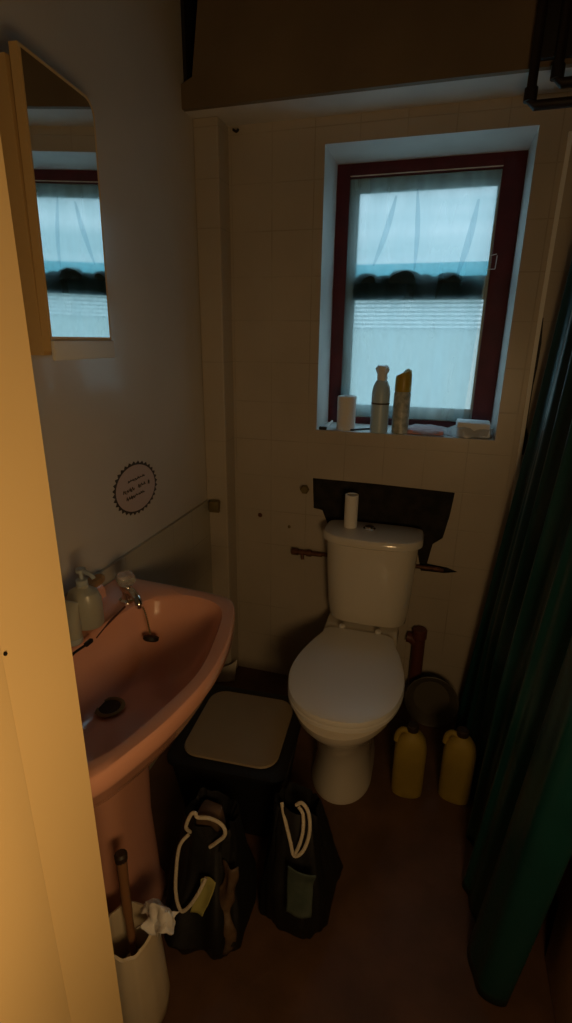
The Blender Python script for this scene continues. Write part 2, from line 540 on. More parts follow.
fl = G().sheet(50, 50, film).build('plastic_film', M_FILM, w)
for u0, v0, u1, v1, wd in ((.33, .93, .20, .66, .022), (.47, .95, .50, .64, .018), (.88, .90, .80, .60, .024)):
    g = G()
    g.sheet(2, 24, lambda a, b: tuple(p + q for p, q in zip(film(u0 + (u1 - u0) * b + .012 * math.sin(b * 3) + (a - .5) * wd * math.sin(PI * (.1 + .8 * b)) * 2, v0 + (v1 - v0) * b), (0, -.002, 0))))
    g.build('fold', M_FOLD, fl)
g = G().tube([(.128 - ox, -.006, 1.80 - oz), (.150 - ox, -.008, 1.805 - oz)], .0015, 6).tube([(.120 - ox, -.006, 1.755 - oz), (.150 - ox, -.008, 1.755 - oz), (.152 - ox, -.008, 1.80 - oz)], .0015, 6)
g.build('catch', M_CANW, w)

# rag pushed along the middle rail
g = G()
for cx_, r_ in ((-.315, .035), (-.25, .026), (-.175, .045), (-.09, .026), (-.01, .034), (.06, .022)):
    g.lathe([(r_ * 1.6 * math.cos(a), r_ * 1.1 * math.sin(a)) for a in [i * PI / 12 for i in range(0, 6)]], 14, (cx_, 0, 0), 1, .26)
g.box((-.37, -.006, -.055), (.115, .006, .004), .003)
crumple(g, .008, 22, 3)
o = g.build('rag', M_CLOTHD)
o.location = (0, WY + .001, 1.712)
tag(o, 'dark lumpy rag bunched along the middle rail of the window', 'rag')

# ------------------------------------------------------------------ outside
struct(G().box((-14, 2.3, -.4), (14, 30, -.3)).build('ground', M_HEDGE, smooth=False))
g = G().box((-7, 6.0, -.3), (7, 6.2, 1.95))
o = g.build('garden_wall', M_RENDER, smooth=False)
tag(o, 'pale rendered garden wall seen through the lower frosted pane', 'wall')
g = G()
for k in range(8): g.box((-7, 5.975, 1.64 + k * .042), (7, 6.0, 1.662 + k * .042))
o2 = g.build('slat', M_REVEAL, o, smooth=False)

# ================================================================== pipes top right, wall bits
o = empty('heating_pipe', (.155, 1.775, 2.106))
tag(o, 'dark painted pipe dropping past the bulkhead, the lower and left of two elbows', 'pipe', 'two dark pipes by the ceiling')
G().tube([(0, 0, .5), (0, 0, .012), (.012, 0, 0), (.98, 0, 0)], .0125, 12).build('pipe', M_PIPE, o)
G().lathe([(.017, 0), (.017, .03)], 14, (0, 0, .01)).build('elbow_collar', M_PIPE, o)
o = empty('heating_pipe', (.214, 1.775, 2.150))
tag(o, 'dark painted pipe dropping past the bulkhead, the upper and right of two elbows', 'pipe', 'two dark pipes by the ceiling')
G().tube([(0, 0, .44), (0, 0, .012), (.012, 0, 0), (.92, 0, 0)], .0125, 12).build('pipe', M_PIPE, o)
G().lathe([(.017, 0), (.017, .03)], 14, (0, 0, .01)).build('elbow_collar', M_PIPE, o)
o = G().box((.160, 1.790, 2.215), (.262, BY - .001, ZC - .005), .003).build('shadow_board', M_DARK)  # near-black board put in for the shadow between the pipes
tag(o, 'near-black board added as the dark shadow behind the two pipes', 'board')

o = empty('supply_pipe', (0, 0, .645))
tag(o, 'tarnished copper water pipe crossing the wall behind the cistern', 'pipe')
G().tube([(-.405, 1.969, -.002), (-.375, 1.969, -.004), (.06, 1.969, -.004), (.085, 1.976, -.01)], .0085, 10).build('pipe', M_COPPER, o)
g = G()
for x0, x1, r_ in ((-.535, -.508, .015), (-.508, -.46, .011), (-.47, -.45, .0145), (-.45, -.404, .010)):
    g.tube([(x0, 1.956, 0), (x1, 1.956, 0)], r_, 10)
g.tube([(-.49, 1.956, .0), (-.485, 1.945, -.028)], .007, 8)
g.build('compression_fitting', M_COPPER, o)

o = empty('capped_pipe_stub', (-.487, 1.98, .922))
tag(o, 'small dull brass capped stub on the tiles left of the torn-out patch', 'pipe stub')
R90 = Matrix.Rotation(PI / 2, 4, 'X')
G().lathe([(.010, 0), (.010, .018)], 14).build('stub', M_BRASS, o, xf=R90)
G().lathe([(.0185, 0), (.0185, .012), (.014, .016)], 6, (0, 0, .014)).build('cap', M_BRASS, o, xf=R90)

o = empty('stopcock', (-.842, 1.885, .845))
tag(o, 'dull greenish brass stopcock lump on the corner boxing above the basin', 'valve')
G().lathe([(.012, 0), (.012, .03)], 12).build('stub', M_BRASS, o, xf=R90)
crumple(G().box((-.022, -.045, -.022), (.022, -.012, .024), .007), .006, 40, 2).build('valve_body', M_BRASS, o)

for i, (x, z, r_) in enumerate(((-.687, .784, .010), (-.556, .745, .007))):
    o = G().lathe([(r_, 0), (r_ * .8, .003), (r_ * .3, .004)], 12).build('screw_plug', M_RUST if i == 0 else M_BRASS, xf=Matrix.Translation((x, YB, z)) @ R90)
    tag(o, ['dark rusty screw plug in the tiles left of the cistern', 'faint brass screw plug in the tiles, close to the copper pipe fitting'][i], 'screw plug')
o = G().tube([(-.778, YB, 2.190), (-.772, YB - .02, 2.185), (-.759, YB - .025, 2.177), (-.754, YB - .02, 2.185)], .004, 8, 4).build('wall_hook', M_DARK)
tag(o, 'small dark hook high on the back wall left of the window', 'hook')

# ================================================================== mirror cabinet on the left wall
CY0, CY1, CZ0, CZ1 = .938, 1.185, 1.475, 2.0
o = empty('mirror_cabinet', (XL, (CY0 + CY1) / 2, CZ0))
tag(o, 'cream mirror cabinet on the left wall, its mirrored door slightly ajar', 'cabinet')
oy = (CY0 + CY1) / 2
G().loft([[(0, CY0 - oy, z), (.087, CY0 - oy, z), (.064, CY1 - oy, z), (0, CY1 - oy, z)] for z in (-.012, .505)]).build('cabinet_body', M_CAB, o, smooth=False)
# door hinged at the far edge, near edge swung out
hb = .085
TX = Matrix.Translation((.066, CY1 - oy, 0)) @ Matrix.Rotation(hb, 4, 'Z') @ Matrix.Rotation(.018, 4, 'Y')
Wd = CY1 - CY0


def door_outline(y0, y1, z0, z1, r):
    pts = [(y0, z0), (y1, z0)]
    for k in range(9):
        a = k / 8 * PI / 2
        pts.append((y1 - r + r * math.cos(a), z1 - r + r * math.sin(a)))
    pts.append((y0, z1))
    return pts


ol = door_outline(-Wd, 0, -.004, .520, .035)
dr = G().loft([[(0, y, z) for y, z in ol], [(.018, y, z) for y, z in ol]]).build('door', M_CAB, o, xf=TX)
ml = door_outline(-Wd + .004, -.012, .026, .512, .03)
G().loft([[(.0185, y, z) for y, z in ml], [(.0205, y, z) for y, z in ml]]).build('mirror_glass', M_MIRROR, dr, smooth=False, xf=TX)
G().box((.018, -Wd, -.022), (.026, 0, .018), .002).build('bottom_rail', M_CABW, dr, xf=TX)

# ------------------------------------------------------------------ scalloped sticker
o = empty('oval_sticker', (XL, 1.372, 1.05))
tag(o, 'oval wall sticker with a dark scalloped edge above the pink basin', 'sticker')
ea, eb = .122, .082
rot = -.10


def ell(a, b, n, wob=0, k=0):
    P = []
    for j in range(n):
        t = 2 * PI * j / n
        q = 1 + wob * (1 if (j % 2) else -1)
        y, z = a * q * math.cos(t), b * q * math.sin(t)
        P.append((y * math.cos(rot) - z * math.sin(rot), y * math.sin(rot) + z * math.cos(rot)))
    return P


pp = ell(ea, eb, 64, .05)
G().loft([[(.0002, y, z) for y, z in pp], [(.0010, y, z) for y, z in pp]]).build('scalloped_border', M_INK, o, smooth=False)
pp = ell(ea * .91, eb * .90, 48)
G().loft([[(.0010, y, z) for y, z in pp], [(.0014, y, z) for y, z in pp]]).build('sticker_face', M_STICK, o, smooth=False)
g = G()
for row, (z0, h, ys) in enumerate(((.030, .007, (-.045, .05)), (.002, .011, (-.075, .078)), (-.022, .009, (-.06, .055)))):
    y = ys[0]
    while y < ys[1]:
        wl = random.uniform(.008, .016)
        if random.random() < .85:
            pts = [(.0018, y, z0 - h * random.uniform(.2, .8)), (.0018, y + wl * .35, z0 + h * random.uniform(.3, .8)),
                   (.0018, y + wl * .7, z0 - h * random.uniform(.1, .7)), (.0018, y + wl, z0 + h * random.uniform(0, .5))]
            g.tube(pts, .0013, 5, 3)
        y += wl * 1.25
g.build('faded_lettering', M_INK, o)

# ================================================================== pink wash basin
SZ = .82
BX, BYc = -.878, .85      # back face and centre of the basin
o = empty('wash_basin', (BX, BYc, 0))
tag(o, 'pink ceramic pedestal wash basin on the left wall', 'wash basin')


def closed_curve(ctrl, n=96):
    P = catmull([Vector((a, b, 0)) for a, b in ctrl], 24, True)
    L = [0]
    for i in range(len(P)): L.append(L[-1] + (P[(i + 1) % len(P)] - P[i]).length)
    out = []; tot = L[-1]; k = 0
    for j in range(n):
        s_ = tot * j / n
        while L[k + 1] < s_: k += 1
        t = (s_ - L[k]) / max(L[k + 1] - L[k], 1e-9)
        q = P[k].lerp(P[(k + 1) % len(P)], t)
        out.append((q.x, q.y))
    return out


# x: out of the wall, y: along it
half = [(.012, 0), (.004, .18), (.004, .345), (.020, .368), (.15, .362), (.30, .350), (.372, .335), (.402, .305), (.425, .25), (.455, .14), (.470, 0)]
outer = [(x, y) for x, y in half[1:-1]]
ctrl = [half[0]] + outer + [half[-1]] + [(x, -y) for x, y in reversed(outer)]
OUT = closed_curve(ctrl)
ih = [(.116, 0), (.120, .10), (.140, .19), (.165, .268), (.25, .308), (.345, .296), (.390, .245), (.418, .14), (.438, 0)]
ctrl = [ih[0]] + ih[1:-1] + [ih[-1]] + [(x, -y) for x, y in reversed(ih[1:-1])]
INN = closed_curve(ctrl)


def scl(P, s_, c):
    return [(c[0] + (x - c[0]) * s_, c[1] + (y - c[1]) * s_) for x, y in P]


def ring(P, z):
    return [(x, y, z) for x, y in P]


def mixr(A, B, t):
    return [(a[0] * (1 - t) + b[0] * t, a[1] * (1 - t) + b[1] * t) for a, b in zip(A, B)]


cdr = (.198, 0.01)
cmid = (.27, 0)
under = [(.0, .60), (.12, .604), (.27, .613), (.44, .630), (.60, .655), (.74, .692), (.85, .73), (.93, .762)]
rings = []
for t, z in under: rings.append(ring(mixr(scl(OUT, .32, (.17, 0)), OUT, t), z))
rings.append(ring(OUT, .785)); rings.append(ring(OUT, .808)); rings.append(ring(scl(OUT, .993, cmid), .817)); rings.append(ring(scl(OUT, .98, cmid), SZ))
rings.append(ring(mixr(OUT, INN, .5), SZ + .001)); rings.append(ring(mixr(OUT, INN, .93), SZ - .001))
for s_, z in [(1.0, .814), (.985, .806)] + [(k / 20, .657 + .150 * (k / 20) ** 4.2) for k in range(19, 1, -1)]:
    t = (1 - s_)
    c = (cmid[0] * (1 - t) + cdr[0] * t, cdr[1] * t)
    rings.append(ring(scl(INN, s_, c), z))
b_ = G().loft(rings, True, True)
# raised back ledge
led = [[(.0, y, .815), (.050, y, .815), (.047, y, .846), (.036, y, .858), (.0, y, .860)] for y in (-.335, -.325, 0, .20, .238, .252)]
led[0] = [(a, b, .815 + (c - .815) * .4) for a, b, c in led[0]]
led[-1] = [(a * .8, b, .815 + (c - .815) * .3) for a, b, c in led[-1]]
b_.loft(led)
b_.build('basin_bowl', M_PINK, o)
ped = []
for z, a, bb, c in ((0, .120, .125, .15), (.02, .120, .125, .15), (.06, .108, .112, .15), (.30, .100, .104, .150), (.50, .104, .108, .152), (.57, .115, .125, .155), (.602, .13, .15, .16)):
    ped.append([(c + a * (abs(math.cos(t)) ** .5) * (1 if math.cos(t) > 0 else -1), bb * (abs(math.sin(t)) ** .5) * (1 if math.sin(t) > 0 else -1), z) for t in [2 * PI * j / 40 for j in range(40)]])
G().loft(ped).build('pedestal', M_PINK, o)
dn = G().lathe([(.030, .6600), (.036, .6645), (.028, .6665), (.022, .6620)], 24, (cdr[0], cdr[1], 0), cap1=False).build('drain_ring', M_BRASS, o)
G().lathe([(.0265, .6600), (.0265, .6645)], 20, (cdr[0], cdr[1], 0)).build('drain_hole', M_HOLE, dn)


def tap(x, y, sy):
    t_ = G().lathe([(.022, .82), (.022, .825), (.015, .829), (.013, .850), (.016, .854), (.016, .866), (.009, .870)], 20, (x, y, 0))
    t_.tube([(x, y, .848), (x + .022, y - .012 * sy, .856), (x + .045, y - .026 * sy, .850), (x + .056, y - .033 * sy, .836), (x + .056, y - .033 * sy, .828)], .0105, 12, 4)
    t_.build('tap', M_CHROME, o)
    k = G()
    rings = []
    for z, r in ((.868, .012), (.872, .022), (.880, .026), (.892, .026), (.900, .021), (.903, .010)):
        rings.append([(x + r * (1 + .09 * math.cos(4 * a)) * math.cos(a), y + r * (1 + .09 * math.cos(4 * a)) * math.sin(a), z) for a in [2 * PI * j / 32 for j in range(32)]])
    k.loft(rings).build('tap_handle', M_ACRYL, o)


tap(.118, .235, 1)
tap(.118, -.235, -1)
# plug on its chain, lying on the slope of the bowl
pc = Vector((.205, .195, .733))
G().lathe([(.016, 0), (.021, .004), (.021, .012), (.012, .015)], 20).build('plug', M_HOLE, o, xf=Matrix.Translation(pc) @ Matrix.Rotation(-.45, 4, 'X'))
ch = [(.140, .205, .835), (.165, .207, .842), (.185, .206, .820), (.198, .200, .785), (.204, .197, .756)]
g = G()
cp = catmull([Vector(p) for p in ch], 7)
for p in cp: g.lathe([(.0006, -.0026), (.0024, -.0012), (.0024, .0012), (.0006, .0026)], 8, tuple(p))
g.tube(cp, .0009, 5)
g.build('plug_chain', M_BRASS, o)

# things lying on the basin
o = G().tube([(-.722, .895, .824), (-.735, .965, .824), (-.742, 1.045, .8245)], [.0016, .003, .0026], 8, 3).build('rusty_wire', M_RUST)
tag(o, 'thin rusty wire lying on the basin rim beside the tap', 'wire')
o = empty('toothbrush', (-.730, .815, .825))
tag(o, 'small black toothbrush lying on the near rim of the basin', 'toothbrush')
G().tube([(-.012, -.07, 0), (-.002, -.01, 0), (0, .02, 0), (.004, .045, 0)], [.0042, .004, .003, .003], 8, 3).build('handle', M_HOLE, o)
G().box((.001, .042, -.003), (.010, .066, .006), .0015).build('bristles', M_DARK, o)

o = empty('soap_bottle', (-.785, .945, .8225))
tag(o, 'cloudy pale soap bottle with a grey pump on the near end of the basin', 'soap bottle')
G().lathe([(.036, 0), (.040, .006), (.040, .070), (.033, .090), (.014, .102), (.014, .110)], 24, sx=1.1, sy=.9).build('bottle_body', M_SOAPB, o)
G().lathe([(.014, .108), (.014, .122), (.005, .124), (.005, .14), (.012, .142), (.012, .150)], 16).tube([(0, 0, .146), (.035, -.01, .144), (.045, -.012, .136)], .005, 8, 3).build('pump', M_GREYP, o)
o = empty('squeeze_tube', (-.76, .865, .8225))
tag(o, 'clear and grey squeeze tube standing beside the cloudy soap bottle', 'tube')
G().lathe([(.018, 0), (.020, .004), (.020, .016)], 18).build('cap', M_GREYP, o)
G().loft([[(a * math.cos(t), b * math.sin(t), z) for t in [2 * PI * j / 24 for j in range(24)]] for z, a, b in ((.016, .019, .019), (.06, .020, .017), (.10, .024, .008), (.108, .026, .002))]).build('tube_body', M_SOAPB, o)
o = G()
o.loft([[(a * math.cos(t), b * math.sin(t), z) for t in [2 * PI * j / 24 for j in range(24)]] for z, a, b in ((0, .017, .036), (.004, .021, .040), (.012, .021, .040), (.018, .016, .033))])
o = o.build('soap_bar', M_SPONGE)
o.location = (-.850, 1.07, .8605)
tag(o, 'brown orange bar of soap on the back ledge of the basin', 'soap')

# ================================================================== toilet
TXc, TYc = -.203, 1.545
o = empty('toilet', (TXc, TYc, 0))
tag(o, 'white close-coupled toilet with its lid down under the window', 'toilet')


def egg(hw, yf, yb, z, pw=2.0, mid=.35, pb=3.2, n=56):
    ym = yf + (yb - yf) * mid
    P = []
    for j in range(n):
        t = 2 * PI * j / n
        c, s_ = math.cos(t), math.sin(t)
        if s_ < 0: e = 2 / pw
        else: e = 2 / pb
        x = hw * (abs(c) ** e) * (1 if c > 0 else -1)
        y = (abs(s_) ** e) * (1 if s_ > 0 else -1)
        y = ym + (y * (ym - yf) if s_ < 0 else y * (yb - ym))
        if s_ > 0: x *= 1 - .0 * s_
        P.append((x, y, z))
    return P


g = G()
g.loft([egg(.107, -.200, .20, 0), egg(.107, -.200, .20, .018), egg(.099, -.192, .21, .04), egg(.093, -.188, .22, .14), egg(.104, -.215, .24, .22),
        egg(.130, -.255, .26, .285), egg(.160, -.305, .27, .335, mid=.45), egg(.176, -.335, .26, .372, mid=.45), egg(.180, -.340, .25, .396, mid=.45),
        egg(.172, -.330, .24, .402, mid=.45)])
g.loft([egg(.085, .1, .36, .20, pw=4, pb=5), egg(.10, .1, .385, .34, pw=4, pb=5), egg(.145, .12, .395, .405, pw=4, pb=5), egg(.140, .235, .395, .428, pw=4, pb=5)])
g.build('pan', M_WHITEC, o)


def lidring(s_, z):
    ctrl = [(0, -.320), (.088, -.300), (.155, -.235), (.188, -.130), (.187, -.030), (.165, .070), (.138, .150), (.118, .198), (0, .204),
            (-.118, .198), (-.138, .150), (-.165, .070), (-.187, -.030), (-.188, -.130), (-.155, -.235), (-.088, -.300)]
    P = closed_curve(ctrl, 64)
    return [(x * s_, -.08 + (y + .08) * s_, z) for x, y in P]


G().loft([lidring(.985, .403), lidring(1.0, .407), lidring(1.0, .418), lidring(.985, .421)]).build('seat', M_LID, o)
G().loft([lidring(.98, .4225), lidring(1.0, .426), lidring(1.0, .434), lidring(.985, .441), lidring(.9, .446), lidring(.5, .449), lidring(.1, .450)]).build('lid', M_LID, o)
for x in (-.07, .07):
    G().lathe([(.012, 0), (.013, .004), (.013, .026), (.009, .030)], 12, (x, .212, .419)).build('hinge', M_LID, o)


def cis(hw, yf, yb, z, bow, n=22, e=.32):
    """rounded tank section with a bowed front"""
    P = []
    for j in range(56):
        t = 2 * PI * j / 56
        c, s_ = math.cos(t), math.sin(t)
        x = hw * (abs(c) ** e) * (1 if c > 0 else -1)
        y = (abs(s_) ** e) * (1 if s_ > 0 else -1)
        y = (yf + yb) / 2 + y * (yb - yf) / 2
        if s_ < 0:
            y -= bow * (1 - (x / hw) ** 2)
            k = max(0, (abs(x) / hw - .6) / .4)
            y += .02 * k * k
        P.append((x, y, z))
    return P


yb = .405
ct = G().loft([cis(.140, .285, yb, .429, .012), cis(.152, .262, yb, .445, .018), cis(.159, .250, yb, .50, .022), cis(.168, .240, yb, .65, .025), cis(.174, .236, yb, .780, .027)])
ct = ct.build('cistern', M_WHITEC, o, xf=Matrix.Translation((.014, 0, 0)))
G().loft([cis(.180, .232, yb + .004, .780, .030), cis(.188, .226, yb + .006, .785, .032), cis(.188, .226, yb + .006, .803, .032), cis(.183, .231, yb + .002, .812, .031), cis(.175, .239, yb - .006, .8145, .030)]).build('cistern_lid', M_WHITEC, ct, xf=Matrix.Translation((.014, 0, 0)))
G().lathe([(.024, 0), (.024, .004), (.020, .007)], 24, (-.002, .325, .8145)).build('flush_button_ring', M_CHROME, ct)
G().lathe([(.018, 0), (.017, .006), (.006, .008)], 24, (-.002, .325, .820)).build('flush_button', M_CHROME, ct)

o = G().lathe([(.025, 0), (.0255, .002), (.0255, .128), (.025, .130), (.019, .130), (.0185, .128), (.0185, .004), (.010, .003)], 26).build('paper_roll_tube', M_CARD)
o.location = (-.280, 1.875, .8148)
tag(o, 'slim white paper roll standing upright on the cistern lid', 'toilet roll')

o = empty('soil_pipe', (.022, 1.945, 0))
tag(o, 'red brown waste pipe rising from the floor behind the toilet', 'pipe')
G().lathe([(.026, 0), (.026, .33), (.030, .335), (.030, .37), (.026, .375)], 18).build('pipe', M_RED, o)
G().tube([(0, 0, .30), (-.03, 0, .325), (-.05, 0, .33)], .022, 12, 4).build('branch', M_RED, o)

o = empty('enamel_basin', (.095, 1.872, 0))
tag(o, 'dull brown round bowl tipped up against the tiles behind the yellow bottles', 'bowl')
TB = Matrix.Translation((0, -.035, .112)) @ Matrix.Scale(.79, 4) @ Matrix.Rotation(math.radians(79), 4, 'X')
G().lathe([(.08, -.045), (.09, -.045), (.118, -.01), (.130, .0), (.134, .0), (.122, -.016), (.094, -.052), (.02, -.052)], 40, cap0=True).build('bowl', M_BASIN, o, xf=TB)
G().tube([(.133 * math.cos(a), .133 * math.sin(a), .001) for a in [2 * PI * j / 48 for j in range(48)]], .0025, 8, closed=True).build('rim', M_BASIN, o, xf=TB)


# ================================================================== two yellow bottles
def yellow_bottle(x, y, rz, label):
    o = empty('bleach_bottle', (x, y, 0), rz)
    tag(o, label, 'bottle', 'yellow bottles on the floor')
    g = G()
    sec = []
    for z, a, b in ((0, .046, .034), (.006, .052, .039), (.03, .053, .040), (.19, .053, .040), (.225, .047, .036), (.247, .032, .028), (.258, .017, .017), (.268, .016, .016)):
        sec.append([(a * (abs(math.cos(t)) ** .8) * (1 if math.cos(t) > 0 else -1), b * (abs(math.sin(t)) ** .8) * (1 if math.sin(t) > 0 else -1), z) for t in [2 * PI * j / 32 for j in range(32)]])
    g.loft(sec).build('bottle_body', M_YEL, o)
    G().tube([(-.010, -.002, .250), (-.030, -.004, .262), (-.046, -.004, .245), (-.050, -.004, .215)], .010, 10, 5).build('handle', M_YEL, o)
    G().lathe([(.020, .262), (.020, .280), (.015, .284)], 18).build('cap', M_YELD, o)
    return o


yellow_bottle(.028, 1.475, .10, 'yellow plastic bottle with a dark cap right beside the toilet foot')
yellow_bottle(.188, 1.50, -.15, 'yellow plastic bottle with a dark cap next to the hem of the green curtain')

# ================================================================== waste bin
o = empty('waste_bin', (-.52, 1.30, 0), .06)
tag(o, 'black square waste bin with a flat beige lid, between basin and toilet', 'bin')


def rr(hx, hy, r, z, n=6):
    P = []
    for cx_, cy_, a0 in ((hx - r, hy - r, 0), (-hx + r, hy - r, PI / 2), (-hx + r, -hy + r, PI), (hx - r, -hy + r, 3 * PI / 2)):
        for k in range(n + 1):
            a = a0 + k / n * PI / 2
            P.append((cx_ + r * math.cos(a), cy_ + r * math.sin(a), z))
    return P


bb = G().loft([rr(.145, .15, .03, 0), rr(.148, .153, .03, .006), rr(.182, .185, .035, .262), rr(.190, .193, .038, .264), rr(.190, .193, .038, .276), rr(.182, .185, .035, .279), rr(.165, .168, .03, .276)]).build('bin_body', M_BIN, o)
G().loft([rr(.150, .155, .055, .2765), rr(.153, .158, .055, .280), rr(.150, .155, .055, .285), rr(.12, .125, .05, .287), rr(.02, .02, .015, .288)]).build('bin_lid', M_BINLID, o)


# ================================================================== two black bags
def sack(g, sec, seed, amp=.03, wob=.26, n=96):
    rings = []
    for z, a, b, cx_, cy_ in sec:
        R = []
        for j in range(n):
            t = 2 * PI * j / n
            c, s_ = math.cos(t), math.sin(t)
            k = 1 + wob * nz(c * 1.3, s_ * 1.3, z * 6, 1.6, seed) + wob * .38 * nz(c * 4, s_ * 4, z * 14, 1.3, seed + 3)
            x = a * k * (abs(c) ** .7) * (1 if c > 0 else -1)
            y = b * k * (abs(s_) ** .7) * (1 if s_ > 0 else -1)
            R.append((cx_ + x, cy_ + y, max(.001, z + (amp * nz(c * 2, s_ * 2, z * 5, 1.2, seed + 7) if z > .02 else 0))))
        rings.append(R)
    g.loft(rings, True, False)
    return g


o = empty('carrier_bag', (-.450, .915, 0))
tag(o, 'black carrier bag with white rope handles, nearer the basin pedestal', 'bag', 'black bags on the floor')
g = sack(G(), [(.001, .085, .10, .0, -.02), (.02, .10, .115, .0, -.02), (.07, .105, .125, 0, -.025), (.13, .098, .11, -.005, -.01), (.20, .085, .088, -.01, .01), (.27, .075, .068, -.012, .022),
              (.315, .070, .055, -.012, .028), (.325, .066, .050, -.012, .028), (.30, .058, .042, -.012, .028), (.24, .05, .035, -.012, .028)], 1.3)
g.build('bag_body', M_BLACK, o)
G().tube([(-.050, -.03, .300), (-.052, -.045, .335), (-.040, -.04, .372), (-.028, -.038, .380), (-.022, -.038, .368), (.01, -.035, .372), (.042, -.035, .362), (.050, -.037, .335), (.028, -.04, .305), (.010, -.042, .285)], .0048, 8, 6).build('rope_handle', M_ROPE, o)
G().tube([(-.048, -.04, .305), (-.064, -.062, .285), (-.062, -.09, .235), (-.052, -.115, .19), (-.032, -.13, .165), (-.012, -.125, .18), (.008, -.11, .215), (.020, -.09, .245)], .0045, 8, 6).build('rope_handle', M_ROPE, o)
crumple(G().sheet(10, 14, lambda u, v: (-.010 + u * .035 + .02 * v, -.128 + .035 * v + .008 * math.sin(u * 3), .165 + v * .075)), .006, 30, 4).build('yellow_green_label', M_GREENL, o, solid=.002)
crumple(G().box((-.046, -.016, .255), (.022, .040, .345), .012), .014, 18, 8).build('packaging', M_BROWNP, o)
crumple(G().sheet(10, 18, lambda u, v: (.045 + .045 * u + .01 * math.sin(v * 9), -.118 + .06 * v + .012 * math.cos(u * 5), .05 + .22 * v)), .012, 22, 6).build('brown_flap', M_BROWNP, o, solid=.002)

o = empty('carrier_bag', (-.232, 1.010, 0))
tag(o, 'black carrier bag with a looped pale handle, nearer the toilet foot', 'bag', 'black bags on the floor')
g = sack(G(), [(.001, .080, .10, .0, -.0), (.02, .092, .115, .0, -.0), (.08, .095, .115, 0, -.0), (.15, .090, .10, -.0, .0), (.22, .080, .085, -.01, .01), (.28, .068, .062, -.018, .015),
              (.325, .060, .048, -.022, .020), (.335, .056, .044, -.022, .020), (.30, .050, .036, -.022, .020), (.25, .044, .03, -.022, .020)], 6.1)
g.build('bag_body', M_BLACK, o)
G().tube([(-.058, -.01, .345), (-.045, -.03, .325), (-.020, -.06, .285), (-.004, -.075, .255), (.018, -.07, .275), (.028, -.05, .315), (.020, -.03, .355), (.0, -.02, .372), (-.016, -.02, .360)], .0048, 8, 6).build('rope_handle', M_ROPE, o)
G().tube([(-.004, -.075, .258), (.006, -.07, .285), (.012, -.055, .320), (.006, -.035, .352), (-.008, -.025, .362)], .0045, 8, 6).build('rope_handle', M_ROPE, o)
o = crumple(G().sheet(14, 18, lambda u, v: (.0 + .068 * u, -.006 * math.sin(u * PI) + .022 * math.sin(v * 2) + .0 * u, .0 + .13 * v)), .008, 20, 11).build('grey_cloth', M_GREYG, solid=.003)
o.location = (-.240, .868, .150)
tag(o, 'grey green cloth corner hanging down the front of the second black bag', 'cloth')

# ================================================================== toilet brush and tissue, bottom left
o = empty('toilet_brush_holder', (-.535, .65, 0))
tag(o, 'cream plastic toilet brush pot on the floor by the basin pedestal', 'brush holder')
g = sack(G(), [(.001, .062, .062, 0, 0), (.006, .066, .066, 0, 0), (.05, .070, .070, 0, 0), (.14, .066, .066, 0, 0), (.22, .060, .060, 0, 0), (.275, .056, .056, 0, 0), (.278, .051, .051, 0, 0), (.25, .050, .050, 0, 0), (.03, .050, .050, 0, 0)], 3.3, .006, .06)
g.build('pot', M_BRUSHW, o)
o = empty('toilet_brush', (-.528, .655, .08))
tag(o, 'brown handled toilet brush standing in the cream pot', 'toilet brush')
G().lathe([(.010, .0), (.030, .012), (.034, .05), (.030, .08), (.010, .095)], 18).build('brush_head', M_BRUSHW, o)
G().tube([(0, 0, .08), (-.010, .010, .15), (-.028, .028, .23), (-.045, .05, .315), (-.048, .053, .325)], [.008, .009, .011, .012, .010], 12, 4).build('handle', M_WOODH, o)
G().lathe([(.014, 0), (.0145, .015), (.010, .02)], 12, (-.047, .052, .318)).build('handle_tip', M_YELD, o)
o = crumple(crumple(G().sheet(22, 22, lambda u, v: (.075 * (u - .5) + .01 * math.sin(v * 6), .055 * (v - .5), .035 * math.sin(u * PI) * math.sin(v * PI) + .010 * math.sin(u * 9 + v * 5))), .02, 24, 2), .008, 60, 5).build('tissue_wad', M_CARD, solid=.0012)
o.location = (-.478, .685, .285)
tag(o, 'crumpled pale tissue stuffed in the mouth of the cream brush pot', 'tissue')

# ================================================================== window sill things
SILL = WZ0
o = G().lathe([(.034, 0), (.036, .003), (.037, .125), (.036, .130), (.028, .132), (.018, .130), (.018, .02)], 26).build('toilet_roll', M_CARD)
o.location = (-.343, 2.03, SILL)
tag(o, 'white paper roll standing at the left end of the window sill', 'toilet roll')

o = empty('aerosol_can', (-.211, 2.012, SILL))
tag(o, 'pale blue aerosol can with a white spray cap on the sill', 'aerosol can')
G().lathe([(.032, 0), (.0345, .003), (.0345, .150), (.031, .172), (.023, .190), (.018, .197)], 28).build('can_body', M_CANB, o)
G().lathe([(.0348, .108), (.0348, .114)], 28, cap0=False, cap1=False).build('label_band', M_INK, o)
crumple(G().lathe([(.0185, .194), (.020, .205), (.019, .218), (.026, .232), (.026, .240), (.018, .250)], 20).box((-.012, -.030, .228), (.014, .0, .250), .004), .003, 50, 1).build('spray_cap', M_CANW, o)

o = empty('aerosol_can', (-.132, 2.018, SILL))
tag(o, 'mottled silver aerosol can with a tall mustard cap on the sill', 'aerosol can')
G().lathe([(.029, 0), (.0315, .003), (.0315, .150), (.029, .158)], 28).build('can_body', M_CANS, o)
k = G().loft([[(r_ * math.cos(t), r_ * math.sin(t), z + dz * (1 + math.cos(t)) / 2) for t in [2 * PI * j / 26 for j in range(26)]]
              for r_, z, dz in ((.030, .157, 0), (.0308, .160, 0), (.0300, .205, .012), (.027, .214, .020), (.018, .218, .022), (.008, .219, .021))])
k.build('cap', M_YELCAP, o)

